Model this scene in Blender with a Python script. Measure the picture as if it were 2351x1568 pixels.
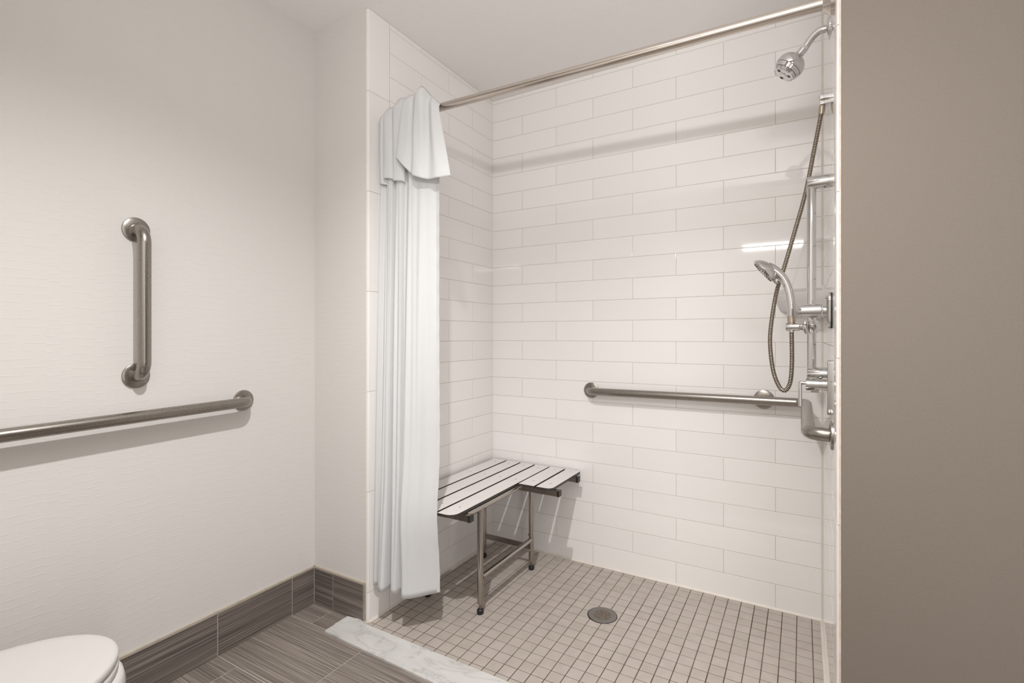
import bpy, bmesh, math, random
from mathutils import Vector, Matrix, Euler

random.seed(7)
for o in list(bpy.data.objects):
    bpy.data.objects.remove(o, do_unlink=True)
S = bpy.context.scene
COL = S.collection
PI = math.pi

# ------------------------------------------------------------------ camera
FPX, IW, IH, PY = 1144.35, 2351, 1568, 769.8
cam = bpy.data.cameras.new('camera')
cam.sensor_fit = 'HORIZONTAL'
cam.sensor_width = 36.0
cam.lens = FPX / IW * 36.0
cam.shift_y = (PY - IH / 2) / IW
cam.clip_start = 0.02
camo = bpy.data.objects.new('camera', cam)
COL.objects.link(camo)
camo.location = (1.525, -2.401, 1.1677)
camo.rotation_euler = (PI / 2, 0, 0.52694)
S.camera = camo

# ------------------------------------------------------------------ world, lights, exposure
w = bpy.data.worlds.new('world')
S.world = w
w.use_nodes = True
w.node_tree.nodes['Background'].inputs[0].default_value = (0.9, 0.88, 0.85, 1)
w.node_tree.nodes['Background'].inputs[1].default_value = 0.05


def area(name, loc, rot, size, power, col, shape='DISK', sy=None, spread=PI):
    l = bpy.data.lights.new(name, 'AREA')
    l.shape = shape
    l.size = size
    if sy:
        l.size_y = sy
    l.energy = power
    l.color = col
    l.spread = spread
    o = bpy.data.objects.new(name, l)
    o.location = loc
    o.rotation_euler = rot
    COL.objects.link(o)
    return o


WARM = (1.0, 0.988, 0.976)
# recessed ceiling downlight of the bathroom: a small lens deep in its housing, so its beam is cut off at the sides
sp = bpy.data.lights.new('ceiling_downlight', 'SPOT')
sp.energy = 138.0
sp.color = WARM
sp.shadow_soft_size = 0.022
sp.spot_size = math.radians(139)
sp.spot_blend = 0.85
spo = bpy.data.objects.new('ceiling_downlight', sp)
spo.location = (0.97, -1.90, 2.490)
COL.objects.link(spo)
# vanity light bar on the wall behind the camera, throwing up and forward
area('vanity_light', (1.46, -2.52, 1.95), (math.radians(124), 0, 0), 0.78, 14.0, WARM, 'RECTANGLE', 0.05, math.radians(156))
# soft fill lamp added behind the camera to lift the lower walls and curtain
area('added_fill', (2.28, -2.585, 1.04), (math.radians(90), 0, 0), 0.74, 16.5, (0.99, 0.99, 1.0), 'RECTANGLE', 2.0)

vs = S.view_settings
vs.view_transform = 'Standard'
vs.look = 'None'
vs.exposure = 0.03
vs.gamma = 1.0
vs.use_curve_mapping = False

# ------------------------------------------------------------------ dimensions (metres)
W = 1.5976        # tile face of the right shower wall
D = 0.941         # depth of the shower: its walls end at y = -D
A = 0.3296        # the left bathroom wall stands at x = -A
ZC = 2.502        # ceiling
ZT, RP = 2.4798, 0.1032      # top tile line, height of a tile course
HP = 0.20562      # half a wall tile
YR = -2.60        # rear wall
XS = 2.75         # side wall


# ------------------------------------------------------------------ materials
def new_mat(name, col, rough=0.5, metal=0.0, spec=0.5):
    m = bpy.data.materials.new(name)
    m.use_nodes = True
    b = m.node_tree.nodes['Principled BSDF']
    b.inputs['Base Color'].default_value = (*col, 1)
    b.inputs['Roughness'].default_value = rough
    b.inputs['Metallic'].default_value = metal
    b.inputs['Specular IOR Level'].default_value = spec
    return m, m.node_tree, b


def nd(nt, typ, **kw):
    n = nt.nodes.new(typ)
    for k, v in kw.items():
        if k in n.inputs:
            n.inputs[k].default_value = v
        else:
            setattr(n, k, v)
    return n


def lk(nt, a, b):
    nt.links.new(a, b)


def coords(nt, scale=(1, 1, 1), kind='Object', rot=(0, 0, 0)):
    t = nd(nt, 'ShaderNodeTexCoord')
    mp = nd(nt, 'ShaderNodeMapping')
    mp.inputs['Scale'].default_value = scale
    mp.inputs['Rotation'].default_value = rot
    lk(nt, t.outputs[kind], mp.inputs[0])
    return mp.outputs[0]


def ramp(nt, stops):
    r = nd(nt, 'ShaderNodeValToRGB')
    e = r.color_ramp.elements
    while len(e) < len(stops):
        e.new(0.5)
    for i, (p, c) in enumerate(stops):
        e[i].position = p
        e[i].color = (*c, 1) if len(c) == 3 else c
    return r


def add_bump(nt, b, height, strength, dist):
    bp = nd(nt, 'ShaderNodeBump')
    bp.inputs['Strength'].default_value = strength
    bp.inputs['Distance'].default_value = dist
    lk(nt, height, bp.inputs['Height'])
    lk(nt, bp.outputs[0], b.inputs['Normal'])
    return bp


def noise_col(nt, b, vec, scale, c0, c1, detail=4, rnd=False):
    n = nd(nt, 'ShaderNodeTexNoise', Scale=scale, Detail=detail)
    lk(nt, vec, n.inputs['Vector'])
    r = ramp(nt, [(0.3, c0), (0.7, c1)])
    lk(nt, n.outputs['Fac'], r.inputs[0])
    lk(nt, r.outputs[0], b.inputs['Base Color'])
    return n, r


def mat_wallpaper():
    m, nt, b = new_mat('embossed_wallpaper', (0.715, 0.69, 0.665), 0.55, spec=0.3)
    t = nd(nt, 'ShaderNodeNewGeometry')
    sp = nd(nt, 'ShaderNodeSeparateXYZ')
    lk(nt, t.outputs['Position'], sp.inputs[0])
    ad = nd(nt, 'ShaderNodeMath', operation='SUBTRACT')
    lk(nt, sp.outputs['X'], ad.inputs[0])
    lk(nt, sp.outputs['Y'], ad.inputs[1])
    def mth(op, a, b=None):
        n_ = nd(nt, 'ShaderNodeMath', operation=op)
        for k_, q in enumerate((a, b)):
            if q is None:
                continue
            if isinstance(q, (int, float)):
                n_.inputs[k_].default_value = q
            else:
                lk(nt, q, n_.inputs[k_])
        return n_.outputs[0]
    h = ad.outputs[0]
    col = mth('FLOOR', mth('DIVIDE', h, 0.0275))
    # every column of dashes starts at its own height
    ph = mth('FRACT', mth('ADD', mth('DIVIDE', sp.outputs['Z'], 0.0225), mth('MULTIPLY', mth('SINE', mth('MULTIPLY', col, 12.9)), 3.1)))
    d = mth('ABSOLUTE', mth('SUBTRACT', ph, 0.5))
    line = nd(nt, 'ShaderNodeMapRange')
    line.inputs['From Max'].default_value = 0.085
    line.inputs['To Min'].default_value = 1.0
    line.inputs['To Max'].default_value = 0.0
    lk(nt, d, line.inputs['Value'])
    nz = nd(nt, 'ShaderNodeTexNoise', Scale=45.0, Detail=1.0)
    lk(nt, t.outputs['Position'], nz.inputs['Vector'])
    amp = nd(nt, 'ShaderNodeMapRange')
    amp.inputs['From Min'].default_value = 0.38
    amp.inputs['From Max'].default_value = 0.55
    lk(nt, nz.outputs['Fac'], amp.inputs['Value'])
    dv_ = mth('ABSOLUTE', mth('SUBTRACT', mth('FRACT', mth('DIVIDE', h, 0.055)), 0.5))
    vl = nd(nt, 'ShaderNodeMapRange')
    vl.inputs['From Max'].default_value = 0.022
    vl.inputs['To Min'].default_value = 0.2
    vl.inputs['To Max'].default_value = 0.0
    lk(nt, dv_, vl.inputs['Value'])
    hh = mth('ADD', mth('MULTIPLY', line.outputs[0], amp.outputs[0]), vl.outputs[0])
    add_bump(nt, b, hh, 0.36, 0.0008)
    return m


def mat_wall_tile():
    m, nt, b = new_mat('white_glazed_tile', (0.82, 0.795, 0.77), 0.04, spec=0.5)
    oi = nd(nt, 'ShaderNodeObjectInfo')
    r = ramp(nt, [(0.0, (0.885, 0.86, 0.84)), (1.0, (0.91, 0.885, 0.865))])
    lk(nt, oi.outputs['Random'], r.inputs[0])
    lk(nt, r.outputs[0], b.inputs['Base Color'])
    g = nd(nt, 'ShaderNodeNewGeometry')
    n = nd(nt, 'ShaderNodeTexNoise', Scale=5.0, Detail=0.0)
    lk(nt, g.outputs['Position'], n.inputs['Vector'])
    add_bump(nt, b, n.outputs['Fac'], 0.02, 0.002)
    b.inputs['Coat Weight'].default_value = 0.15
    b.inputs['Coat Roughness'].default_value = 0.02
    return m


def mat_simple_noise(name, c0, c1, scale, rough, bump=0.0, spec=0.5, dist=0.001, detail=4):
    m, nt, b = new_mat(name, c0, rough, spec=spec)
    v = coords(nt, kind='Object')
    n, r = noise_col(nt, b, v, scale, c0, c1, detail)
    if bump:
        add_bump(nt, b, n.outputs['Fac'], bump, dist)
    return m


def mat_mosaic():
    m, nt, b = new_mat('taupe_mosaic_tile', (0.42, 0.36, 0.31), 0.42, spec=0.4)
    oi = nd(nt, 'ShaderNodeObjectInfo')
    g = nd(nt, 'ShaderNodeNewGeometry')
    add = nd(nt, 'ShaderNodeMath', operation='ADD')
    lk(nt, oi.outputs['Random'], add.inputs[0])
    lk(nt, g.outputs['Random Per Island'], add.inputs[1])
    fr = nd(nt, 'ShaderNodeMath', operation='FRACT')
    lk(nt, add.outputs[0], fr.inputs[0])
    r = ramp(nt, [(0.0, (0.475, 0.42, 0.37)), (0.5, (0.505, 0.45, 0.40)), (1.0, (0.515, 0.45, 0.41))])
    lk(nt, fr.outputs[0], r.inputs[0])
    n = nd(nt, 'ShaderNodeTexNoise', Scale=22.0, Detail=5.0)
    lk(nt, g.outputs['Position'], n.inputs['Vector'])
    r2 = ramp(nt, [(0.25, (0.9, 0.9, 0.9)), (0.75, (1.06, 1.06, 1.06))])
    lk(nt, n.outputs['Fac'], r2.inputs[0])
    mx = nd(nt, 'ShaderNodeMix', data_type='RGBA', blend_type='MULTIPLY')
    mx.inputs['Factor'].default_value = 1.0
    lk(nt, r.outputs[0], mx.inputs['A'])
    lk(nt, r2.outputs[0], mx.inputs['B'])
    lk(nt, mx.outputs['Result'], b.inputs['Base Color'])
    n2 = nd(nt, 'ShaderNodeTexNoise', Scale=300.0, Detail=2.0)
    lk(nt, g.outputs['Position'], n2.inputs['Vector'])
    add_bump(nt, b, n2.outputs['Fac'], 0.12, 0.0006)
    return m


def mat_streak(name, axis, c):
    """porcelain tile printed with fine linear streaks; axis = direction of the streaks"""
    m, nt, b = new_mat(name, c[1], 0.38, spec=0.4)
    g = nd(nt, 'ShaderNodeNewGeometry')
    oi = nd(nt, 'ShaderNodeObjectInfo')
    mp = nd(nt, 'ShaderNodeMapping')
    sc = {'x': (2.6, 380.0, 380.0), 'y': (380.0, 2.6, 380.0)}[axis]
    mp.inputs['Scale'].default_value = sc
    off = nd(nt, 'ShaderNodeCombineXYZ')
    mm = nd(nt, 'ShaderNodeMath', operation='MULTIPLY')
    lk(nt, oi.outputs['Random'], mm.inputs[0])
    mm.inputs[1].default_value = 37.0
    for i in range(3):
        lk(nt, mm.outputs[0], off.inputs[i])
    lk(nt, g.outputs['Position'], mp.inputs[0])
    av = nd(nt, 'ShaderNodeVectorMath', operation='ADD')
    lk(nt, mp.outputs[0], av.inputs[0])
    lk(nt, off.outputs[0], av.inputs[1])
    n = nd(nt, 'ShaderNodeTexNoise', Scale=1.0, Detail=3.0, Roughness=0.6)
    lk(nt, av.outputs[0], n.inputs['Vector'])
    r = ramp(nt, [(0.34, c[0]), (0.46, c[1]), (0.56, c[2]), (0.68, c[3])])
    lk(nt, n.outputs['Fac'], r.inputs[0])
    lk(nt, r.outputs[0], b.inputs['Base Color'])
    add_bump(nt, b, n.outputs['Fac'], 0.12, 0.0006)
    return m


def mat_marble():
    m, nt, b = new_mat('white_veined_marble', (0.72, 0.70, 0.68), 0.25, spec=0.5)
    g = nd(nt, 'ShaderNodeNewGeometry')
    mp = nd(nt, 'ShaderNodeMapping')
    mp.inputs['Rotation'].default_value = (0, 0, 0.9)
    mp.inputs['Scale'].default_value = (1.0, 2.6, 1)
    lk(nt, g.outputs['Position'], mp.inputs[0])
    n = nd(nt, 'ShaderNodeTexNoise', Scale=3.6, Detail=7.0, Roughness=0.6, Distortion=0.9)
    lk(nt, mp.outputs[0], n.inputs['Vector'])
    ab = nd(nt, 'ShaderNodeMath', operation='SUBTRACT')
    lk(nt, n.outputs['Fac'], ab.inputs[0])
    ab.inputs[1].default_value = 0.5
    ab2 = nd(nt, 'ShaderNodeMath', operation='ABSOLUTE')
    lk(nt, ab.outputs[0], ab2.inputs[0])
    r = ramp(nt, [(0.0, (0.50, 0.48, 0.465)), (0.008, (0.64, 0.625, 0.61)), (0.05, (0.70, 0.685, 0.67)), (0.3, (0.74, 0.725, 0.71))])
    lk(nt, ab2.outputs[0], r.inputs[0])
    n2 = nd(nt, 'ShaderNodeTexNoise', Scale=3.5, Detail=5.0)
    lk(nt, mp.outputs[0], n2.inputs['Vector'])
    r2 = ramp(nt, [(0.35, (0.86, 0.86, 0.86)), (0.6, (1, 1, 1))])
    lk(nt, n2.outputs['Fac'], r2.inputs[0])
    mx = nd(nt, 'ShaderNodeMix', data_type='RGBA', blend_type='MULTIPLY')
    mx.inputs['Factor'].default_value = 1.0
    lk(nt, r.outputs[0], mx.inputs['A'])
    lk(nt, r2.outputs[0], mx.inputs['B'])
    lk(nt, mx.outputs['Result'], b.inputs['Base Color'])
    return m


def mat_brushed():
    m, nt, b = new_mat('brushed_stainless_steel', (0.34, 0.312, 0.284), 0.30, 1.0)
    v = coords(nt, kind='Object')
    n = nd(nt, 'ShaderNodeTexNoise', Scale=260.0, Detail=2.0)
    lk(nt, v, n.inputs['Vector'])
    r = nd(nt, 'ShaderNodeMapRange')
    r.inputs['To Min'].default_value = 0.23
    r.inputs['To Max'].default_value = 0.35
    lk(nt, n.outputs['Fac'], r.inputs['Value'])
    lk(nt, r.outputs[0], b.inputs['Roughness'])
    add_bump(nt, b, n.outputs['Fac'], 0.06, 0.0004)
    return m


def mat_metal(name, col, rough):
    m, nt, b = new_mat(name, col, rough, 1.0)
    v = coords(nt, kind='Object')
    n = nd(nt, 'ShaderNodeTexNoise', Scale=40.0, Detail=2.0)
    lk(nt, v, n.inputs['Vector'])
    r = nd(nt, 'ShaderNodeMapRange')
    r.inputs['To Min'].default_value = rough * 0.8
    r.inputs['To Max'].default_value = rough * 1.3
    lk(nt, n.outputs['Fac'], r.inputs['Value'])
    lk(nt, r.outputs[0], b.inputs['Roughness'])
    return m


def mat_fabric():
    m, nt, b = new_mat('white_curtain_fabric', (0.83, 0.835, 0.84), 0.75, spec=0.2)
    v = coords(nt, kind='Object')
    wv = nd(nt, 'ShaderNodeTexNoise', Scale=900.0, Detail=1.0)
    lk(nt, v, wv.inputs['Vector'])
    n2 = nd(nt, 'ShaderNodeTexNoise', Scale=16.0, Detail=4.0)
    lk(nt, v, n2.inputs['Vector'])
    mp = nd(nt, 'ShaderNodeMath', operation='MULTIPLY_ADD')
    lk(nt, wv.outputs['Fac'], mp.inputs[0])
    mp.inputs[1].default_value = 0.12
    lk(nt, n2.outputs['Fac'], mp.inputs[2])
    add_bump(nt, b, mp.outputs[0], 0.22, 0.006)
    tr = nd(nt, 'ShaderNodeBsdfTranslucent')
    tr.inputs['Color'].default_value = (0.80, 0.80, 0.79, 1)
    mx = nd(nt, 'ShaderNodeMixShader')
    mx.inputs[0].default_value = 0.22
    lk(nt, b.outputs[0], mx.inputs[1])
    lk(nt, tr.outputs[0], mx.inputs[2])
    lk(nt, mx.outputs[0], nt.nodes['Material Output'].inputs[0])
    return m


def mat_clear():
    m, nt, b = new_mat('clear_plastic', (0.95, 0.95, 0.95), 0.05)
    b.inputs['Transmission Weight'].default_value = 0.9
    b.inputs['IOR'].default_value = 1.15
    v = coords(nt, kind='Object')
    n = nd(nt, 'ShaderNodeTexNoise', Scale=60.0)
    lk(nt, v, n.inputs['Vector'])
    add_bump(nt, b, n.outputs['Fac'], 0.03, 0.001)
    return m


M = {}
M['paper'] = mat_wallpaper()
M['tile'] = mat_wall_tile()
M['dimtile'] = mat_simple_noise('dimmed_pinkish_trim_tile', (0.68, 0.63, 0.60), (0.72, 0.67, 0.64), 20, 0.1)  # right bullnose tile, darkened in colour to offset strong light on its edge
M['grout'] = mat_simple_noise('cream_wall_grout', (0.58, 0.525, 0.455), (0.66, 0.61, 0.54), 30, 0.8)
M['caulk'] = mat_simple_noise('cream_caulk', (0.74, 0.68, 0.60), (0.80, 0.75, 0.68), 25, 0.45)
M['tancaulk'] = mat_simple_noise('tan_edge_caulk', (0.50, 0.40, 0.32), (0.62, 0.53, 0.45), 60, 0.7)
M['mosaic'] = mat_mosaic()
M['mgrout'] = mat_simple_noise('dark_brown_floor_grout', (0.03, 0.022, 0.018), (0.17, 0.138, 0.115), 3.5, 0.85)
M['plank'] = mat_streak('streaked_taupe_porcelain', 'x',
                        [(0.105, 0.088, 0.076), (0.20, 0.172, 0.15), (0.265, 0.23, 0.203), (0.40, 0.355, 0.318)])
BB = [(0.075, 0.063, 0.056), (0.145, 0.123, 0.109), (0.195, 0.166, 0.148), (0.31, 0.27, 0.24)]
M['base_y'] = mat_streak('streaked_dark_base_tile_side', 'y', BB)
M['base_x'] = mat_streak('streaked_dark_base_tile_front', 'x', BB)
M['bgrout'] = mat_simple_noise('grey_beige_grout', (0.50, 0.45, 0.40), (0.58, 0.53, 0.48), 40, 0.8)
M['edge'] = mat_simple_noise('grey_edge_profile', (0.33, 0.29, 0.255), (0.38, 0.34, 0.30), 40, 0.5)
M['basecaulk'] = mat_simple_noise('tan_base_caulk', (0.42, 0.365, 0.30), (0.50, 0.44, 0.37), 40, 0.7)
M['marble'] = mat_marble()
M['ceil'] = mat_simple_noise('white_ceiling_paint', (0.90, 0.88, 0.865), (0.92, 0.90, 0.885), 60, 0.8, 0.05)
M['grey'] = mat_simple_noise('taupe_wall_paint', (0.178, 0.149, 0.122), (0.190, 0.160, 0.132), 220, 0.6, 0.22, 0.35, 0.0015)
M['white'] = mat_simple_noise('off_white_wall_paint', (0.70, 0.67, 0.63), (0.73, 0.70, 0.66), 60, 0.7, 0.05)
M['steel'] = mat_brushed()
M['polish'] = mat_metal('polished_stainless_steel', (0.42, 0.385, 0.35), 0.16)
M['rod'] = mat_metal('satin_rod_metal', (0.66, 0.60, 0.55), 0.14)
M['chrome'] = mat_metal('polished_chrome', (0.66, 0.655, 0.65), 0.04)
M['nickel'] = mat_metal('satin_nickel', (0.56, 0.48, 0.40), 0.22)
M['hose_dark'] = mat_metal('dark_hose_groove', (0.10, 0.08, 0.065), 0.5)
M['hose_light'] = mat_metal('hose_ridge_metal', (0.50, 0.44, 0.36), 0.22)
M['fabric'] = mat_fabric()
M['pheno'] = mat_simple_noise('white_phenolic_panel', (0.74, 0.71, 0.69), (0.77, 0.74, 0.72), 20, 0.4)
M['core'] = mat_simple_noise('dark_panel_core', (0.035, 0.028, 0.024), (0.055, 0.045, 0.04), 90, 0.5)
M['rubber'] = mat_simple_noise('black_rubber', (0.012, 0.011, 0.010), (0.02, 0.018, 0.017), 60, 0.4)
M['screw'] = mat_metal('screw_head_metal', (0.28, 0.25, 0.22), 0.35)
M['drain'] = mat_metal('dull_grey_drain_metal', (0.30, 0.285, 0.27), 0.42)
M['rust'] = mat_simple_noise('rusty_grate_metal', (0.15, 0.10, 0.065), (0.30, 0.26, 0.22), 130, 0.5)
M['black'] = mat_simple_noise('dark_void', (0.01, 0.009, 0.008), (0.02, 0.016, 0.013), 40, 0.9)
M['porcelain'] = mat_simple_noise('white_porcelain', (0.68, 0.66, 0.635), (0.69, 0.67, 0.645), 5, 0.08)
M['seatplastic'] = mat_simple_noise('white_seat_plastic', (0.60, 0.58, 0.56), (0.61, 0.59, 0.57), 5, 0.22)
M['tape'] = mat_simple_noise('white_thread_tape', (0.80, 0.78, 0.76), (0.83, 0.81, 0.79), 90, 0.6)
M['clear'] = mat_clear()
M['casingwood'] = mat_simple_noise('dark_brown_wood', (0.05, 0.034, 0.026), (0.09, 0.062, 0.047), 12, 0.4)
M['nozzle'] = mat_simple_noise('dark_rubber_nozzles', (0.03, 0.028, 0.025), (0.05, 0.045, 0.04), 80, 0.5)


# ------------------------------------------------------------------ geometry helpers
class MB:
    """collects vertices and faces, then links them as one mesh object"""

    def __init__(self):
        self.v, self.f, self.mi = [], [], []

    def quad(self, ids, mi=0):
        self.f.append(tuple(ids))
        self.mi.append(mi)

    def box(self, x0, x1, y0, y1, z0, z1, mi=0):
        n = len(self.v)
        self.v += [(x, y, z) for z in (z0, z1) for y in (y0, y1) for x in (x0, x1)]
        for q in ((0, 2, 3, 1), (4, 5, 7, 6), (0, 1, 5, 4), (2, 6, 7, 3), (0, 4, 6, 2), (1, 3, 7, 5)):
            self.quad([n + i for i in q], mi)
        return self

    def prism(self, pts, z0, z1, mi_side=0, mi_top=0, cham=0.0):
        """outline (counter-clockwise) extruded along z; optional small top chamfer"""
        n = len(self.v)
        k = len(pts)
        self.v += [(x, y, z0) for x, y in pts]
        if cham:
            self.v += [(x, y, z1 - cham) for x, y in pts]
            cx = sum(q[0] for q in pts) / k
            cy = sum(q[1] for q in pts) / k
            ins = []
            for i in range(k):
                a = Vector(pts[i - 1]); b = Vector(pts[i]); c = Vector(pts[(i + 1) % k])
                n1 = (b - a).normalized(); n2 = (c - b).normalized()
                nn = Vector((-(n1.y + n2.y), n1.x + n2.x))
                if nn.length < 1e-6:
                    nn = Vector((cx - b.x, cy - b.y))
                nn.normalize()
                ins.append((b.x + nn.x * cham, b.y + nn.y * cham))
            self.v += [(x, y, z1) for x, y in ins]
            lv = 3
        else:
            self.v += [(x, y, z1) for x, y in pts]
            lv = 2
        for l in range(lv - 1):
            for i in range(k):
                j = (i + 1) % k
                self.quad((n + l * k + i, n + l * k + j, n + (l + 1) * k + j, n + (l + 1) * k + i),
                          mi_top if (cham and l == 1) else mi_side)
        self.quad([n + i for i in reversed(range(k))], mi_side)
        self.quad([n + (lv - 1) * k + i for i in range(k)], mi_top)
        return self

    def tube(self, path, r, seg=16, caps=True, mi=0, radii=None, mis=None):
        path = [Vector(q) for q in path]
        m = len(path)
        tang = []
        for i in range(m):
            a = path[max(i - 1, 0)]; b = path[min(i + 1, m - 1)]
            tang.append((b - a).normalized())
        up = Vector((0, 0, 1)) if abs(tang[0].z) < 0.9 else Vector((1, 0, 0))
        u = tang[0].cross(up).normalized()
        n0 = len(self.v)
        for i in range(m):
            t = tang[i]
            u = (u - t * u.dot(t)).normalized()
            vv = t.cross(u)
            rr = radii[i] if radii else r
            for k in range(seg):
                a = 2 * PI * k / seg
                self.v.append(tuple(path[i] + (u * math.cos(a) + vv * math.sin(a)) * rr))
        for i in range(m - 1):
            for k in range(seg):
                k2 = (k + 1) % seg
                self.quad((n0 + i * seg + k, n0 + i * seg + k2, n0 + (i + 1) * seg + k2, n0 + (i + 1) * seg + k),
                          mis[i] if mis else mi)
        if caps:
            self.quad([n0 + k for k in reversed(range(seg))], mi)
            self.quad([n0 + (m - 1) * seg + k for k in range(seg)], mi)
        return self

    def lathe(self, origin, axis, prof, seg=32, mi=0, caps=True, mis=None):
        """prof = [(distance along the axis, radius)]"""
        o = Vector(origin); ax = Vector(axis).normalized()
        up = Vector((0, 0, 1)) if abs(ax.z) < 0.9 else Vector((1, 0, 0))
        u = ax.cross(up).normalized(); vv = ax.cross(u)
        n0 = len(self.v)
        for d, r in prof:
            for k in range(seg):
                a = 2 * PI * k / seg
                self.v.append(tuple(o + ax * d + (u * math.cos(a) + vv * math.sin(a)) * r))
        for i in range(len(prof) - 1):
            for k in range(seg):
                k2 = (k + 1) % seg
                self.quad((n0 + i * seg + k, n0 + i * seg + k2, n0 + (i + 1) * seg + k2, n0 + (i + 1) * seg + k),
                          mis[i] if mis else mi)
        if caps:
            self.quad([n0 + k for k in reversed(range(seg))], mi)
            self.quad([n0 + (len(prof) - 1) * seg + k for k in range(seg)], mi)
        return self

    def mesh(self, name, mats, smooth=None):
        me = bpy.data.meshes.new(name)
        me.from_pydata(self.v, [], self.f)
        if not isinstance(mats, (list, tuple)):
            mats = [mats]
        for q in mats:
            me.materials.append(M[q])
        me.polygons.foreach_set('material_index', self.mi)
        bm = bmesh.new()
        bm.from_mesh(me)
        bmesh.ops.recalc_face_normals(bm, faces=bm.faces)
        bm.to_mesh(me)
        bm.free()
        if smooth:
            me.polygons.foreach_set('use_smooth', [True] * len(me.polygons))
            me.set_sharp_from_angle(angle=math.radians(smooth))
        me.update()
        return me

    def build(self, name, mats, parent=None, smooth=None):
        o = bpy.data.objects.new(name, self.mesh(name, mats, smooth))
        COL.objects.link(o)
        if parent:
            o.parent = parent
            o.matrix_parent_inverse = parent_matrix(parent).inverted()
        return o


def parent_matrix(o):
    m = Matrix.LocRotScale(o.location, o.rotation_euler, o.scale)
    if o.parent:
        m = parent_matrix(o.parent) @ o.matrix_parent_inverse @ m
    return m


def tag(o, label=None, cat=None, group=None, kind=None):
    if label:
        o['label'] = label
    if cat:
        o['category'] = cat
    if group:
        o['group'] = group
    if kind:
        o['kind'] = kind
    return o


def thing(name, loc, label, cat, group=None):
    o = bpy.data.objects.new(name, None)
    o.empty_display_size = 0.05
    COL.objects.link(o)
    o.location = loc
    return tag(o, label, cat, group)


def struct(name, mb, mat, label=None, smooth=None):
    return tag(mb.build(name, mat, None, smooth), label, None, None, 'structure')


def fillet(pts, r, n=8):
    """round the inner corners of a polyline"""
    pts = [Vector(q) for q in pts]
    out = [pts[0]]
    for i in range(1, len(pts) - 1):
        a, b, c = pts[i - 1], pts[i], pts[i + 1]
        d1 = (a - b).normalized(); d2 = (c - b).normalized()
        ang = d1.angle(d2)
        t = min(r / math.tan(ang / 2), (a - b).length * 0.48 if i > 1 else (a - b).length * 0.95,
                (c - b).length * 0.48 if i < len(pts) - 2 else (c - b).length * 0.95)
        rr = t * math.tan(ang / 2)
        p1 = b + d1 * t
        cen = b + (d1 + d2).normalized() * (rr / math.sin(ang / 2))
        e1 = (p1 - cen); e2 = (b + d2 * t - cen)
        tot = e1.angle(e2)
        ax = e1.cross(e2).normalized()
        for k in range(n + 1):
            out.append(cen + Matrix.Rotation(tot * k / n, 3, ax) @ e1)
    out.append(pts[-1])
    return out


def spline(pts, per=8):
    """Catmull-Rom through the points (tuples of any length)"""
    out = []
    m = len(pts)
    for i in range(m - 1):
        p0 = pts[max(i - 1, 0)]; p1 = pts[i]; p2 = pts[i + 1]; p3 = pts[min(i + 2, m - 1)]
        for k in range(per):
            t = k / per
            out.append(tuple(0.5 * ((2 * b) + (c - a) * t + (2 * a - 5 * b + 4 * c - d) * t * t +
                                    (-a + 3 * b - 3 * c + d) * t ** 3) for a, b, c, d in zip(p0, p1, p2, p3)))
    out.append(tuple(pts[-1]))
    return out


def round_rect(x0, x1, y0, y1, rad, n=5):
    """counter-clockwise outline; rad = radii at (x0,y0) (x1,y0) (x1,y1) (x0,y1)"""
    pts = []
    for (cx, cy, r, a0) in ((x0, y0, rad[0], PI), (x1, y0, rad[1], 1.5 * PI), (x1, y1, rad[2], 0), (x0, y1, rad[3], 0.5 * PI)):
        sx = 1 if cx == x0 else -1
        sy = 1 if cy == y0 else -1
        if r <= 0:
            pts.append((cx, cy))
        else:
            for k in range(n + 1):
                a = a0 + 0.5 * PI * k / n
                pts.append((cx + sx * r + r * math.cos(a), cy + sy * r + r * math.sin(a)))
    return pts


# ------------------------------------------------------------------ the room shell
G = 0.0009     # joints lie this far behind the tile faces
struct('ceiling', MB().box(-A - 0.1, XS + 0.1, YR - 0.1, 0.1, ZC, ZC + 0.08), 'ceil', 'smooth white painted ceiling over bathroom and shower')
struct('wall_left', MB().box(-A - 0.1, -A, YR - 0.1, -D, -0.05, ZC), 'paper', 'white embossed wallpaper wall carrying two grab bars')
struct('wall_return', MB().box(-A - 0.1, -0.012, -D, 0.1, -0.05, ZC), 'paper', 'narrow wallpapered return wall left of the shower curtain')
wl = struct('wall_shower_left', MB().box(-0.012, -G, -D + 0.003, 0.1, -0.05, ZC), 'grout', 'white tiled end wall of the shower behind the curtain')
wb = struct('wall_back', MB().box(-G, W + 0.05, G, 0.1, -0.05, ZC), 'grout', 'white running-bond tiled back wall of the shower')
wr = struct('wall_shower_right', MB().box(W + G, W + 0.0068, -D + 0.003, G, -0.05, ZC), 'grout', 'white tiled right shower wall with the chrome fittings')
struct('wall_partition', MB().box(W + 0.0068, XS, -D, 0.1, -0.05, ZC), 'grey', 'plain taupe painted wall right of the shower')
struct('wall_rear', MB().box(-A - 0.1, XS + 0.1, YR - 0.1, YR, -0.05, ZC), 'white', 'off-white wall behind the viewer')
struct('wall_side', MB().box(XS, XS + 0.1, YR, -D + 0.1, -0.05, ZC), 'grey', 'taupe side wall beyond the frame')
fl = struct('floor', MB().box(-A, XS, YR, -D + 0.02, -0.06, -0.0076), 'bgrout', 'streaked taupe porcelain tile floor of the bathroom')
fs = struct('floor_shower', MB().box(-0.012, W + 0.0068, -0.975, G, -0.06, -G), 'mgrout', 'taupe square mosaic floor of the shower')

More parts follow.
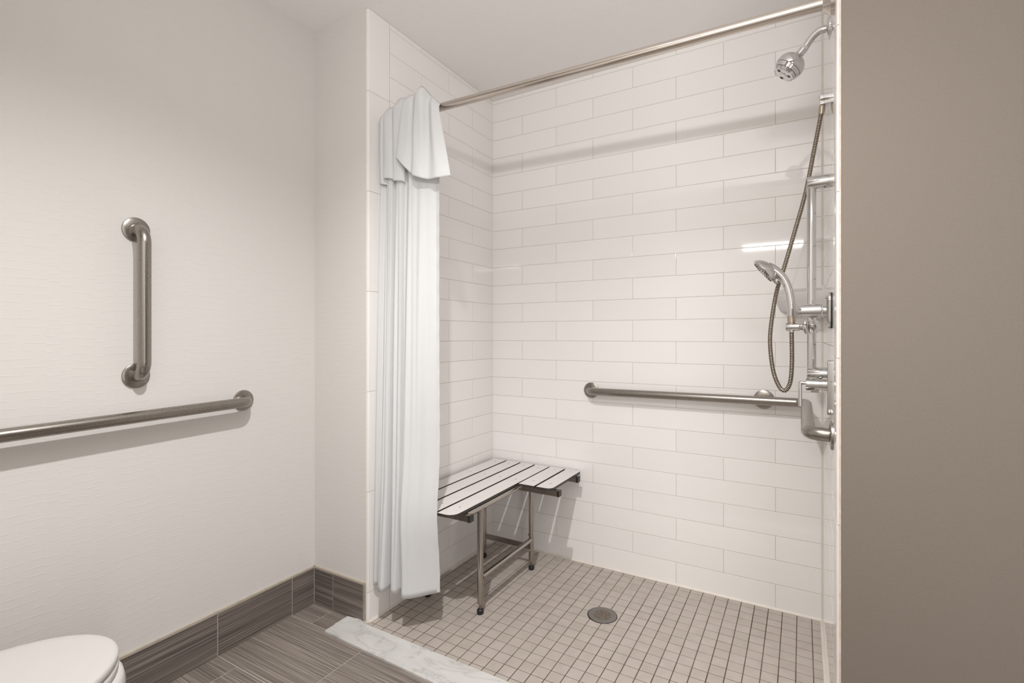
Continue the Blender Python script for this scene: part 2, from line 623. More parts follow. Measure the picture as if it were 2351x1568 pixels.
dm = struct('added_casing_1', MB().box(1.845, 1.91, YR, YR + 0.022, 0.0, 2.12).box(2.65, 2.715, YR, YR + 0.022, 0.0, 2.12).box(1.91, 2.65, YR, YR + 0.022, 2.045, 2.12), 'casingwood', 'dark wooden casing added around the fill light behind the viewer')  # unseen casing, added to frame the fill lamp on the solid wall

# ---- wall tiles: shared bevelled meshes, one object per tile
_tm = {}


def tile_mesh(wd, ht, bev=0.0012, drop=0.0006, dep=0.0042, mat='tile', bull=False):
    key = (round(wd, 4), round(ht, 4), mat, bull)
    if key in _tm:
        return _tm[key]
    mb = MB()
    b = min(bev, wd * 0.25, ht * 0.25)
    ring = lambda i, y: [(i, y, i), (wd - i, y, i), (wd - i, y, ht - i), (i, y, ht - i)]
    rings = [ring(0, dep), ring(0, drop), ring(b * 0.35, drop * 0.35), ring(b, 0.0)]
    for r_ in rings:
        mb.v += r_
    for l in range(3):
        for i in range(4):
            j = (i + 1) % 4
            mb.quad((l * 4 + i, l * 4 + j, (l + 1) * 4 + j, (l + 1) * 4 + i))
    mb.quad((12, 13, 14, 15))
    me = mb.mesh('tile', mat)
    _tm[key] = me
    return me


def put_tile(parent, me, loc, rz):
    o = bpy.data.objects.new('tile', me)
    COL.objects.link(o)
    o.location = loc
    o.rotation_euler = (0, 0, rz)
    o.parent = parent
    return o


GJ = 0.0021    # width of a wall joint


def courses():
    """(bottom, top, index) of every tile course; the top one is a narrow cut strip"""
    yield ZT, ZC - 0.001, -1
    for k in range(24):
        z1 = ZT - k * RP
        yield max(z1 - RP, 0.004), z1, k


def tile_wall(parent, length, joint0, place, rz):
    for z0, z1, k in courses():
        js = [0.0]
        n = 0
        while joint0 + n * HP < length - 0.02:
            if (n % 2 == 0) == (k % 2 != 0):
                js.append(joint0 + n * HP)
            n += 1
        js.append(length)
        for a, b in zip(js[:-1], js[1:]):
            put_tile(parent, tile_mesh(b - a - GJ, z1 - z0 - GJ), place(a + GJ / 2, b - GJ / 2, z0 + GJ / 2), rz)


BN = 0.8195
# back wall: local x runs along +x, the face looks to -y
tile_wall(wb, W, 0.19336, lambda a, b, z: (a, 0, z), 0)
# left shower wall (face looks to +x): local x runs along +y, so a tile starts at its front end
tile_wall(wl, BN, 0.20044, lambda a, b, z: (0, -b, z), PI / 2)
# right shower wall (face looks to -x): local x runs along -y
tile_wall(wr, BN, 0.20044, lambda a, b, z: (W, -a, z), -PI / 2)


# bullnose column that closes each side wall: upright tiles with a rounded free edge
def bullnose_mesh(ht, thick, sgn):
    mb = MB()
    ln = D - BN - GJ
    r = min(0.0065, thick)
    prof = [(0.0, thick), (0.0, 0.001), (0.001, 0.0)]
    for k in range(6):
        a = 0.5 * PI * k / 5
        prof.append((ln - r + r * math.sin(a), r - r * math.cos(a)))
    prof.append((ln, thick))
    kk = len(prof)
    e = 0.0010
    for z, ins in ((0, 1), (e, 0), (ht - e, 0), (ht, 1)):
        for (u, d) in prof:
            dd = max(d, e if ins else 0)
            mb.v.append((sgn * -dd, -(BN + GJ + u), z) if sgn > 0 else (dd, -(BN + GJ + u), z))
    for l in range(3):
        for i in range(kk):
            j = (i + 1) % kk
            mb.quad((l * kk + i, l * kk + j, (l + 1) * kk + j, (l + 1) * kk + i))
    mb.quad(list(range(kk)))
    mb.quad([3 * kk + i for i in range(kk)])
    return mb.mesh('tile', 'tile' if sgn > 0 else 'dimtile', 30)


BH = 0.4095
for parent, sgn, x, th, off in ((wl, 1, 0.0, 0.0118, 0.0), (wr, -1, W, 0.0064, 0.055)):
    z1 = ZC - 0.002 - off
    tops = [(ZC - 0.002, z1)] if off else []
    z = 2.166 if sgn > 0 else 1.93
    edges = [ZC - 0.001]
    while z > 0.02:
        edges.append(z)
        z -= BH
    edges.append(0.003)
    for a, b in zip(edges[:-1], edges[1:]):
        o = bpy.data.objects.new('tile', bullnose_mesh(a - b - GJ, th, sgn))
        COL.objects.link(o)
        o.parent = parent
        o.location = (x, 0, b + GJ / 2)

# caulk along the shower's inner corners, the floor and the free tile edges
cr = 0.0055


def caulk_bead(parent, p0, p1, n1, n2, r=cr):
    """a concave fillet along the line p0-p1 between two surfaces with normals n1, n2"""
    mb = MB()
    n1 = Vector(n1); n2 = Vector(n2)
    for p in (Vector(p0), Vector(p1)):
        mb.v.append(tuple(p - n1 * 0.001 - n2 * 0.001))
        mb.v.append(tuple(p + n1 * r - n2 * 0.0005))
        mb.v.append(tuple(p + (n1 + n2) * r * 0.38))
        mb.v.append(tuple(p + n2 * r - n1 * 0.0005))
    for i in range(4):
        j = (i + 1) % 4
        mb.quad((i, j, 4 + j, 4 + i))
    mb.quad((0, 1, 2, 3))
    mb.quad((4, 5, 6, 7))
    return mb.build('caulk', 'caulk', parent, 40)


caulk_bead(wb, (0, 0, 0), (0, 0, ZC), (1, 0, 0), (0, -1, 0), 0.003)
caulk_bead(wb, (W, 0, 0), (W, 0, ZC), (-1, 0, 0), (0, -1, 0), 0.005)
caulk_bead(fs, (0, 0, 0), (W, 0, 0), (0, 0, 1), (0, -1, 0), 0.008)
caulk_bead(fs, (0, -0.95, 0), (0, 0, 0), (0, 0, 1), (1, 0, 0), 0.008)
caulk_bead(fs, (W, -0.95, 0), (W, 0, 0), (0, 0, 1), (-1, 0, 0), 0.009)
MB().box(W + 0.0062, W + 0.0100, -D - 0.0012, -D + 0.002, 0.0, ZC).build('caulk', 'tancaulk', wr)
MB().box(-0.0150, -0.0112, -D - 0.0012, -D + 0.002, 0.0, ZC).build('caulk', 'caulk', wl)

# ---- shower mosaic
FP, FX0, FY0 = 0.05268, 0.0317, -0.0402
MG = 0.0029
FEND = -0.957
xs = [0.0] + [FX0 + i * FP for i in range(30) if FX0 + i * FP < W - 0.008] + [W]
ys = [0.0] + [FY0 - i * FP for i in range(18) if FY0 - i * FP > FEND + 0.008] + [FEND]
DR = (0.805, -0.4145)
DRR = 0.0575
cells = []
camp = camo.location
for a, b in zip(xs[:-1], xs[1:]):
    for c, d in zip(ys[:-1], ys[1:]):
        corners = [(a, c), (b, c), (a, d), (b, d)]
        if all(math.hypot(x - DR[0], y - DR[1]) < DRR - 0.002 for x, y in corners):
            continue
        mx_, my_ = (a + b) / 2, (c + d) / 2
        yaw = 0.52694
        dx, dy = mx_ - camp.x, my_ - camp.y
        dep = -dx * math.sin(yaw) + dy * math.cos(yaw)
        vv = PY + FPX * camp.z / max(dep, 0.05)
        uu = IW / 2 + FPX * (dx * math.cos(yaw) + dy * math.sin(yaw)) / max(dep, 0.05)
        vis = vv < IH + 10 and not (mx_ < 0.30 and my_ < -0.86)
        under = mx_ < 0.5 and my_ > -0.5 and mx_ < 0.3
        cells.append(((0 if vis else 1, dep), a, b, c, d))
cells.sort(key=lambda t: t[0])


def mosaic_shape(mb, x0, y0, x1, y1):
    """bevelled slab between (x0,y0) and (x1,y1), top at z = 0"""
    n = len(mb.v)
    e = 0.0011
    for i, z in ((0, -0.004), (0, -0.0008), (e, 0.0)):
        mb.v += [(x0 + i, y0 + i, z), (x1 - i, y0 + i, z), (x1 - i, y1 - i, z), (x0 + i, y1 - i, z)]
    for l in range(2):
        for i in range(4):
            j = (i + 1) % 4
            mb.quad((n + l * 4 + i, n + l * 4 + j, n + (l + 1) * 4 + j, n + (l + 1) * 4 + i))
    mb.quad((n + 8, n + 9, n + 10, n + 11))


_mm = {}
rest = MB()
for i, (_, a, b, c, d) in enumerate(cells):
    x0, x1, y0, y1 = a + MG / 2, b - MG / 2, d + MG * 0.38, c - MG * 0.38
    if i < 300:
        key = (round(x1 - x0, 4), round(y1 - y0, 4))
        if key not in _mm:
            mb = MB()
            mosaic_shape(mb, 0, 0, x1 - x0, y1 - y0)
            _mm[key] = mb.mesh('tile', 'mosaic')
        put_tile(fs, _mm[key], (x0, y0, random.uniform(-0.0003, 0.0002)), 0)
    else:
        mosaic_shape(rest, x0, y0, x1, y1)
o = rest.build('mosaic_tiles', 'mosaic', fs)
o['kind'] = 'stuff'

# ---- bathroom floor tiles (12 x 24 inch, half offset) and base tiles
BG = 0.0034
rows = [(-1.056, -D)] + [(-1.056 - 0.308 * (i + 1), -1.056 - 0.308 * i) for i in range(5)] + [(YR, -1.056 - 0.308 * 5)]
for i, (y0, y1) in enumerate(rows):
    j0 = -0.205 if i % 2 == 0 else 0.108
    js = [-A] + [j0 + 0.617 * k for k in range(-1, 6) if -A + 0.02 < j0 + 0.617 * k < XS - 0.02] + [XS]
    for a, b in zip(js[:-1], js[1:]):
        if i == 0:
            if a > -0.11:
                continue
            b = min(b, -0.104)
        if b - a < 0.02 or y1 - y0 < 0.02:
            continue
        mb = MB()
        x0, x1, c0, c1 = a + BG / 2, b - BG / 2, y0 + BG / 2, y1 - BG / 2
        mb.prism([(x0, c0), (x1, c0), (x1, c1), (x0, c1)], -0.012, -0.006, 0, 0, 0.0008)
        mb.build('tile', 'plank', fl)

BT, BHG = 0.009, 0.150
bl = struct('baseboard_left', MB().box(-A, -A + BT - 0.0016, YR, -D, -0.006, BHG - 0.001), 'bgrout', 'dark streaked tile base along the wallpaper wall')
js = [-D - BT, -1.059] + [-1.059 - 0.308 * k for k in range(1, 6)] + [YR]
js = [q for q in js if q >= YR]
for a, b in zip(js[:-1], js[1:]):
    g = BG / 2
    MB().box(-A, -A + BT, b + g, a - g, -0.004, BHG).build('tile', 'base_y', bl)
MB().prism([(-A - 0.001, YR), (-A + BT - 0.0006, YR), (-A + BT - 0.0006, -D - 0.003), (-A - 0.001, -D - 0.003)], BHG - 0.002, BHG + 0.0075).build('caulk', 'basecaulk', bl)
br_ = struct('baseboard_return', MB().box(-A, -0.020, -D - BT + 0.0016, -D, -0.006, BHG - 0.001), 'bgrout', 'short dark tile base on the return wall beside the shower')
for a, b in ((-A + BT, -0.202), (-0.202, -0.0205)):
    g = BG / 2
    MB().box(a + g, b - g, -D - BT, -D, -0.004, BHG).build('tile', 'base_x', br_)
MB().prism([(-A + 0.003, -D - BT + 0.0006), (-0.018, -D - BT + 0.0006), (-0.018, -D + 0.001), (-A + 0.003, -D + 0.001)], BHG - 0.002, BHG + 0.0075).build('caulk', 'basecaulk', br_)
MB().box(-0.0212, -0.0146, -D - BT - 0.0008, -D, -0.004, BHG + 0.001).build('edge_profile', 'edge', br_)

# ---- marble threshold
mt = struct('trim_1', MB().prism([(-0.1035, -1.072), (0.45, -1.086), (W + 0.0075, -1.09), (W + 0.0075, -0.9575), (0.004, -0.9575),
                                  (-0.028, -0.951), (-0.074, -0.984), (-0.1035, -1.03)],
                                 -0.007, 0.005, 0, 0, 0.0045), 'marble', 'white veined marble threshold strip in front of the shower')
MB().prism([(-0.1035, -1.027), (-0.0755, -0.982), (-0.031, -0.9495), (-0.030, -0.9425), (-0.060, -0.9505), (-0.1035, -0.958)], -0.007, 0.0046, 0, 0, 0.001).build('corner_piece', 'marble', mt)
MB().prism([(-0.030, -0.9515), (0.004, -0.9585), (0.012, -0.945), (-0.004, -0.9400), (-0.030, -0.9410)], -0.006, 0.0035).build('caulk', 'bgrout', mt)


# ------------------------------------------------------------------ grab bars
GR = 0.0185


def flange(root, base, normal, r=0.0395):
    """domed snap-on cover disc"""
    prof = [(0.0, r), (0.0040, r), (0.0052, r * 0.985), (0.0060, r * 0.95), (0.0078, r * 0.75), (0.0092, r * 0.56), (0.0095, GR + 0.0004)]
    return MB().lathe(base, normal, prof, 40).build('flange', 'steel', root, 28)


SO = 0.057
t = thing('grab_bar', (-A, -1.6231, 1.038), 'short upright brushed steel grab bar on the wallpaper wall', 'grab bar', 'brushed steel grab bars')
MB().tube(fillet([(-A, -1.6231, 1.5069), (-A + SO, -1.6231, 1.5069), (-A + SO, -1.6231, 1.038), (-A, -1.6231, 1.038)], 0.048, 10), GR, 24).build('bar', 'steel', t, 40)
flange(t, (-A, -1.6231, 1.5069), (1, 0, 0))
flange(t, (-A, -1.6231, 1.038), (1, 0, 0))

t = thing('grab_bar', (-A, -1.2664, 0.9182), 'long horizontal grab bar running along wallpaper wall toward toilet', 'grab bar', 'brushed steel grab bars')
MB().tube(fillet([(-A, -1.2664, 0.9182), (-A + SO, -1.2664, 0.9182), (-A + SO, -2.33, 0.900), (-A, -2.33, 0.900)], 0.048, 10), GR, 24).build('bar', 'steel', t, 40)
flange(t, (-A, -1.2664, 0.9182), (1, 0, 0))
flange(t, (-A, -2.33, 0.900), (1, 0, 0))

t = thing('grab_bar', (0.597, 0, 0.888), 'L-shaped two-wall grab bar around the shower corner', 'grab bar', 'brushed steel grab bars')
ZG = 0.889
MB().tube(fillet([(0.597, 0, ZG - 0.001), (0.597, -SO, ZG - 0.001), (W - SO, -SO, ZG + 0.004), (W - SO, -0.79, ZG + 0.006), (W, -0.79, ZG + 0.006)], 0.042, 9), GR, 24).build('bar', 'steel', t, 40)
MB().tube([(1.3835, 0, ZG + 0.003), (1.3835, -SO + 0.004, ZG + 0.003)], 0.013, 20).build('support_post', 'steel', t, 40)
flange(t, (0.597, 0, ZG - 0.001), (0, -1, 0))
flange(t, (1.3835, 0, ZG + 0.003), (0, -1, 0), 0.041)
flange(t, (W, -0.79, ZG + 0.006), (-1, 0, 0))

# ------------------------------------------------------------------ curtain rod
RY = -0.8525
rod = thing('curtain_rod', (0, RY, 2.06), 'polished steel shower curtain rod spanning below the ceiling', 'curtain rod')
zl, zr = 2.066, 2.0405
MB().tube([(0.002, RY, zl), (W - 0.002, RY, zr)], 0.0155, 28).build('rod', 'rod', rod, 40)
for x, nx, z, fr_ in ((0, 1, zl, 0.026), (W, -1, zr, 0.034)):
    MB().lathe((x, RY, z), (nx, 0, 0), [(0, fr_), (0.008, fr_), (0.011, fr_ - 0.003), (0.022, 0.021), (0.026, 0.018)], 32).build('flange', 'rod', rod, 40)

# ------------------------------------------------------------------ shower bench
ZS = 0.472
bench = thing('shower_bench', (0.2, -0.43, 0), 'L-shaped fold-down shower bench with white slats and steel legs', 'bench')
SW = 0.0770
scx = [0.0599 + 0.0889 * i for i in range(6)]
for i, cx in enumerate(scx):
    x0, x1 = cx - SW / 2, cx + SW / 2
    y0 = -0.857 if i < 4 else -0.360
    rad = [0.0, 0.0, 0.0, 0.0]
    if i == 0:
        rad = [0.03, 0, 0, 0.02]
    if i == 3:
        rad = [0.0, 0.04, 0, 0]
    if i == 5:
        rad = [0, 0.028, 0.012, 0]
    if i == 4:
        x0 = cx - SW / 2 - 0.003
    sl = MB().prism(round_rect(x0, x1, y0, -0.012, rad), ZS - 0.0125, ZS, 0, 1, 0.0009).build('slat', ['core', 'pheno'], bench)
    for sy in ((-0.072, -0.306, -0.763) if i < 4 else (-0.056, -0.290)):
        MB().lathe((cx + 0.001, sy, ZS - 0.003), (0, 0, 1), [(0, 0.0036), (0.0034, 0.0036)], 14).build('screw', 'screw', sl)
FB = ZS - 0.0125      # underside of the slats
for y, x1 in ((-0.078, 0.555), (-0.325, 0.566), (-0.785, 0.396)):
    arm = MB().box(0.012, x1 - 0.004, y - 0.013, y + 0.013, FB - 0.026, FB - 0.0002).build('frame_arm', 'polish', bench)
    MB().box(x1 - 0.005, x1 + 0.006, y - 0.0138, y + 0.0138, FB - 0.0268, FB).build('end_cap', 'rubber', arm)
# wall hinge rail and the round rails the legs hang from
MB().box(0.001, 0.012, -0.82, -0.05, FB - 0.030, FB - 0.004).build('wall_rail', 'polish', bench)
for x in (0.358, 0.076):
    rr = MB().tube([(x, -0.335, FB - 0.0145), (x, -0.79, FB - 0.0145)], 0.0125, 18).build('round_rail', 'polish', bench, 40)
LEGR = 0.0132
for x in (0.358, 0.076):
    for y in (-0.660, -0.203):
        leg = MB().tube([(x, y, FB - 0.012), (x, y, 0.043)], LEGR, 20).build('leg', 'polish', bench, 40)
        MB().tube([(x, y, 0.045), (x, y, 0.018)], 0.0052, 12).build('foot_stem', 'screw', leg, 40)
        MB().lathe((x, y, 0), (0, 0, 1), [(0.0, 0.0115), (0.003, 0.0138), (0.010, 0.0148), (0.017, 0.0138), (0.0215, 0.0085)], 20).build('rubber_foot', 'rubber', leg, 40)
        if y > -0.3:
            MB().lathe((x - 0.0125, y - 0.004, 0.172), (-1, 0, 0), [(0, 0.004), (0.003, 0.004), (0.005, 0.002)], 10).build('rivet', 'screw', leg)
            MB().lathe((x - 0.004, y - 0.0125, 0.100), (0, -1, 0), [(0, 0.0045), (0.003, 0.0045), (0.005, 0.002)], 10).build('rivet', 'polish', leg)
for x in (0.358,):
    MB().tube([(x, -0.648, 0.150), (x, -0.215, 0.150)], 0.0118, 18).build('stretcher', 'polish', bench, 40)
MB().box(0.088, 0.346, -0.205, -0.201, 0.098, 0.125).build('flat_brace', 'steel', bench)
MB().box(0.350, 0.366, -0.62, -0.24, FB - 0.020, FB - 0.006).build('hinge_plate', 'polish', bench)

# ------------------------------------------------------------------ floor drain
dr = thing('floor_drain', (DR[0], DR[1], 0), 'round grey metal floor drain with a square-hole strainer', 'drain')
MB().lathe((DR[0], DR[1], 0), (0, 0, 1), [(-0.004, DRR + 0.0015), (0.0012, DRR + 0.0015), (0.0022, DRR), (0.0022, DRR - 0.004), (0.0018, DRR - 0.006), (0.0020, 0.0372), (-0.004, 0.0372)], 48, caps=False).build('rim', 'drain', dr, 35)
MB().lathe((DR[0], DR[1], 0.0), (0, 0, 1), [(0.0002, 0.0378), (0.0004, 0.0378)], 40).build('sump', 'black', dr)
MB().lathe((DR[0], DR[1], 0), (0, 0, 1), [(-0.002, DRR + 0.0042), (0.0006, DRR + 0.0042), (0.0006, DRR + 0.001), (-0.002, DRR + 0.001)], 48, caps=False).build('dark_ring', 'black', dr)  # thin black ring just outside the rim
gm = MB()
RG = 0.0375
for k in range(-5, 6):
    q = k * 0.0068
    if abs(q) >= RG:
        continue
    h = math.sqrt(RG * RG - q * q)
    gm.box(DR[0] + q - 0.0012, DR[0] + q + 0.0012, DR[1] - h, DR[1] + h, 0.0004, 0.0019)
    gm.box(DR[0] - h, DR[0] + h, DR[1] + q - 0.0012, DR[1] + q + 0.0012, 0.0005, 0.00195)
gm.build('grate', 'rust', dr)
for s in (-1, 1):
    MB().lathe((DR[0] + s * 0.033, DR[1] + s * 0.006, 0.001), (0, 0, 1), [(0, 0.005), (0.0012, 0.005), (0.0016, 0.003)], 14).build('screw', 'screw', dr)

# ------------------------------------------------------------------ ceramic corner shelf
cs = thing('corner_shelf', (W, 0, 1.30), 'white ceramic corner soap shelf behind the hand shower', 'shelf')


def corner_outline(r, n=16):
    pts = [(W, 0.0), (W, -r)]
    for k in range(1, n):
        a = k / n
        # gently bulging front from the right wall to the back wall
        x, y = W - r * a, -r * (1 - a)
        bul = 0.13 * r * math.sin(PI * a)
        pts.append((x - bul * 0.707, y - bul * 0.707))
    pts.append((W - r, 0.0))
    return pts


mb = MB()
lev = [(0.140, 1.262), (0.150, 1.266), (0.158, 1.280), (0.163, 1.296), (0.167, 1.305), (0.1695, 1.312), (0.170, 1.330), (0.168, 1.338), (0.164, 1.341), (0.159, 1.339), (0.154, 1.332)]
no = len(corner_outline(0.1))
for r_, z_ in lev:
    mb.v += [(x, y, z_) for x, y in corner_outline(r_)]
for l in range(len(lev) - 1):
    for i in range(no):
        jj = (i + 1) % no
        mb.quad((l * no + i, l * no + jj, (l + 1) * no + jj, (l + 1) * no + i))
mb.quad(list(reversed(range(no))))
mb.quad([(len(lev) - 1) * no + i for i in range(no)])
mb.build('tray', 'porcelain', cs, 40)
# wall flanges it is glued on with
fo = round_rect(-0.165, 0.0, 1.335, 1.362, (0, 0, 0.0, 0.02))
mb = MB()
mb.prism(fo, 0.0, 0.007, 0, 0, 0.002)
o = mb.build('back_flange', 'porcelain', cs, 40)
o.matrix_parent_inverse = Matrix.Translation((-W, 0, -1.30))
o.location = (W, 0, 0)
o.rotation_euler = (PI / 2, 0, 0)
mb = MB()
mb.prism(round_rect(0.0, 0.165, 1.335, 1.362, (0, 0, 0.02, 0)), 0.0, 0.007, 0, 0, 0.002)
o = mb.build('side_flange', 'porcelain', cs, 40)
o.matrix_parent_inverse = Matrix.Translation((-W, 0, -1.30))
o.location = (W, 0, 0)
o.rotation_euler = (PI / 2, 0, -PI / 2)

# ------------------------------------------------------------------ shower head on its arm
YH = -0.60
sh = thing('overhead_shower', (W, YH, 2.104), 'chrome fixed shower head on a bent arm near the ceiling', 'shower head')
MB().lathe((W, YH, 2.104), (-1, 0, 0), [(0, 0.0325), (0.002, 0.0325), (0.005, 0.0300), (0.008, 0.022), (0.0095, 0.0115)], 36).build('escutcheon', 'chrome', sh, 40)
arm_path = spline([(W, YH, 2.104), (1.586, YH, 2.105), (1.5700, YH, 2.103), (1.5530, YH, 2.0905), (1.5375, YH, 2.0700), (1.5300, YH, 2.0590)], 6)
MB().tube(arm_path, 0.0110, 22).build('arm', 'chrome', sh, 40)
AX = Vector((-0.66, 0.0, -0.75)).normalized()
p0 = Vector((1.5345, YH, 2.0655))
MB().lathe(p0, AX, [(0, 0.0116), (0.009, 0.0116)], 22).build('thread_tape', 'tape', sh, 40)
MB().lathe(p0 + AX * 0.008, AX, [(0, 0.0115), (0.0005, 0.0125), (0.017, 0.0125), (0.0185, 0.0112), (0.024, 0.0095)], 24).build('swivel_nut', 'chrome', sh, 35)
pc = p0 + AX * 0.064
HX = Vector((-0.60, -0.10, -0.79)).normalized()
bp = []
R = 0.0425
for k in range(14):
    a = math.radians(17 + (104 - 17) * k / 13)
    bp.append((-math.cos(a) * R * 0.86, math.sin(a) * R))
bp.insert(0, (-R * 0.90, 0.008))
body = MB().lathe(pc, HX, bp, 40).build('body', 'chrome', sh, 30)
d0, r0 = bp[-1]
MB().lathe(pc, HX, [(d0, r0 - 0.0015), (d0 + 0.0016, r0 - 0.0015)], 40).build('dark_groove', 'nozzle', body)
MB().lathe(pc, HX, [(d0 + 0.0015, r0), (d0 + 0.013, r0 - 0.004), (d0 + 0.0135, r0 - 0.006)], 40).build('selector_ring', 'chrome', sh, 30)
MB().lathe(pc, HX, [(d0 + 0.013, r0 - 0.0055), (d0 + 0.0145, r0 - 0.0055)], 40).build('dark_groove', 'nozzle', body)
face = MB().lathe(pc, HX, [(d0 + 0.0144, r0 - 0.0045), (d0 + 0.021, r0 - 0.0095), (d0 + 0.0225, r0 - 0.014), (d0 + 0.0225, 0.012), (d0 + 0.0245, 0.010)], 40).build('spray_face', 'chrome', sh, 30)
hu = HX.cross(Vector((0, 1, 0))).normalized()
hv = HX.cross(hu)
for rr, n in ((r0 - 0.0115, 30), (r0 - 0.0155, 26), (r0 - 0.0195, 20)):
    nz = MB()
    for k in range(n):
        a = 2 * PI * k / n
        if (k * 6 // n) % 2 == 0:
            continue
        nz.lathe(pc + HX * (d0 + 0.0212) + (hu * math.cos(a) + hv * math.sin(a)) * rr, HX, [(0, 0.0014), (0.0010, 0.0012)], 7)
    o = nz.build('nozzle_ring', 'nozzle', face)
    o['kind'] = 'stuff'
for k in range(3):
    a = 2 * PI * k / 3 + 0.3
    MB().lathe(pc + HX * (d0 + 0.0215) + (hu * math.cos(a) + hv * math.sin(a)) * (r0 - 0.021), HX, [(0, 0.0062), (0.0018, 0.0055)], 14).build('jet', 'nozzle', face)

# ------------------------------------------------------------------ slide bar with hand shower
sb = thing('slide_bar', (W, YH, 1.05), 'upright chrome slide bar holding the hand shower', 'slide bar')
XB = 1.5503
MB().tube([(XB, YH, 1.050), (XB, YH, 1.632)], 0.0128, 26).build('bar', 'chrome', sb, 40)
for z in (1.638, 1.0485):
    MB().lathe((W, YH, z), (-1, 0, 0), [(0, 0.0205), (0.0575, 0.0205), (0.0595, 0.019)], 30).build('bracket', 'chrome', sb, 40)
ZHD = 1.194
sl = MB().lathe((XB, YH, ZHD - 0.019), (0, 0, 1), [(0, 0.0165), (0.002, 0.0185), (0.036, 0.0185), (0.038, 0.0165)], 26).build('slider', 'chrome', sb, 40)
MB().lathe((XB - 0.012, YH, ZHD), (-1, 0, 0.0), [(0, 0.0105), (0.018, 0.0105), (0.020, 0.0125), (0.056, 0.0130), (0.058, 0.0120)], 26).build('holder', 'chrome', sl, 40)
kn = MB().lathe((XB + 0.004, YH - 0.018, ZHD), (0, -1, 0), [(0, 0.012), (0.003, 0.0185), (0.010, 0.0185), (0.012, 0.016)], 30).build('clamp_knob', 'clear', sl, 40)
MB().lathe((XB + 0.004, YH - 0.017, ZHD), (0, -1, 0), [(0, 0.0085), (0.016, 0.0085), (0.018, 0.006)], 22).build('knob_core', 'polish', kn, 40)
tp = [(XB - 0.017, YH - 0.026, ZHD + 0.020), (XB - 0.017, YH - 0.029, ZHD + 0.008), (XB - 0.016, YH - 0.030, ZHD - 0.006), (XB - 0.012, YH - 0.028, ZHD - 0.022)]
MB().tube(spline(tp, 5), 0.006, 14, radii=[0.0028 + 0.0062 * math.sin(PI * min(1, (k / 15) * 0.86 + 0.08)) for k in range(16)]).build('lever', 'chrome', sl, 50)

hs = thing('hand_shower', (1.4962, YH, 1.2), 'chrome hand shower resting in its holder on the bar', 'hand shower')
hp = spline([(1.4962, YH, 1.2285), (1.4962, YH, 1.2400), (1.4952, YH, 1.2635), (1.4890, YH, 1.3060), (1.4775, YH, 1.3400), (1.4600, YH, 1.3640), (1.4420, YH, 1.3780), (1.4300, YH, 1.3830)], 6)
nh = len(hp)
MB().tube(hp, 0.013, 24, radii=[0.0120 + 0.0018 * (k / nh) + 0.0075 * max(0.0, (k / nh - 0.55) / 0.45) ** 1.4 for k in range(nh)]).build('handle', 'chrome', hs, 50)
MB().lathe((1.4962, YH, 1.1860), (0, 0, 1), [(0, 0.0085), (0.022, 0.0105), (0.0225, 0.0118), (0.0430, 0.0124), (0.0435, 0.0110)], 24).build('collar', 'nickel', hs, 40)
hc = Vector((1.4235, YH, 1.3770))
HN = Vector((-0.763, -0.06, -0.644)).normalized()      # the way the spray face looks
hd = MB().lathe(hc, HN, [(-0.0235, 0.004), (-0.0215, 0.016), (-0.0165, 0.028), (-0.0085, 0.0385), (0.0, 0.0450), (0.0045, 0.0462), (0.007, 0.045)], 40).build('spray_head', 'chrome', hs, 40)
MB().lathe(hc, HN, [(0.0065, 0.0440), (0.0105, 0.0385), (0.0115, 0.010), (0.0125, 0.008)], 36).build('spray_face', 'polish', hd, 30)
fu = HN.cross(Vector((0, 1, 0))).normalized()
fv = HN.cross(fu)
nz = MB()
for rr, n in ((0.036, 28), (0.028, 20), (0.019, 12)):
    for k in range(n):
        a = 2 * PI * k / n
        nz.lathe(hc + HN * (0.0105 + (0.037 - rr) * 0.01) + (fu * math.cos(a) + fv * math.sin(a)) * rr, HN, [(0, 0.0019), (0.0014, 0.0014)], 7)
o = nz.build('nozzles', 'nozzle', hd)
o['kind'] = 'stuff'
# little spray selector lever at the lower rim of the head
lowdir = fu if fu.z < 0 else -fu
q0 = hc + HN * 0.004 + lowdir * 0.043
MB().tube([q0, q0 + lowdir * 0.007 + HN * 0.001, q0 + lowdir * 0.013 - HN * 0.003], 0.0032, 12).build('selector_lever', 'screw', hd, 40)

# ------------------------------------------------------------------ hose and its wall outlet
YO = -0.505
ho = thing('hose_outlet', (W, YO, 1.925), 'square chrome wall outlet where the shower hose starts', 'outlet')
mb = MB()
mb.prism(round_rect(-0.0165, 0.0165, -0.0165, 0.0165, (0.003,) * 4, 3), 0.0, 0.024, 0, 0, 0.002)
ob = mb.build('outlet_body', 'chrome', ho, 30)
ob.matrix_parent_inverse = Matrix()
ob.location = (0, 0, 0)
ob.rotation_euler = (0, -PI / 2, 0)
MB().lathe((1.5815, YO, 1.912), (-0.10, 0, -1), [(0, 0.0095), (0.010, 0.0095), (0.0105, 0.0105), (0.030, 0.0088), (0.0305, 0.0078)], 22).build('coupling', 'nickel', ho, 40)

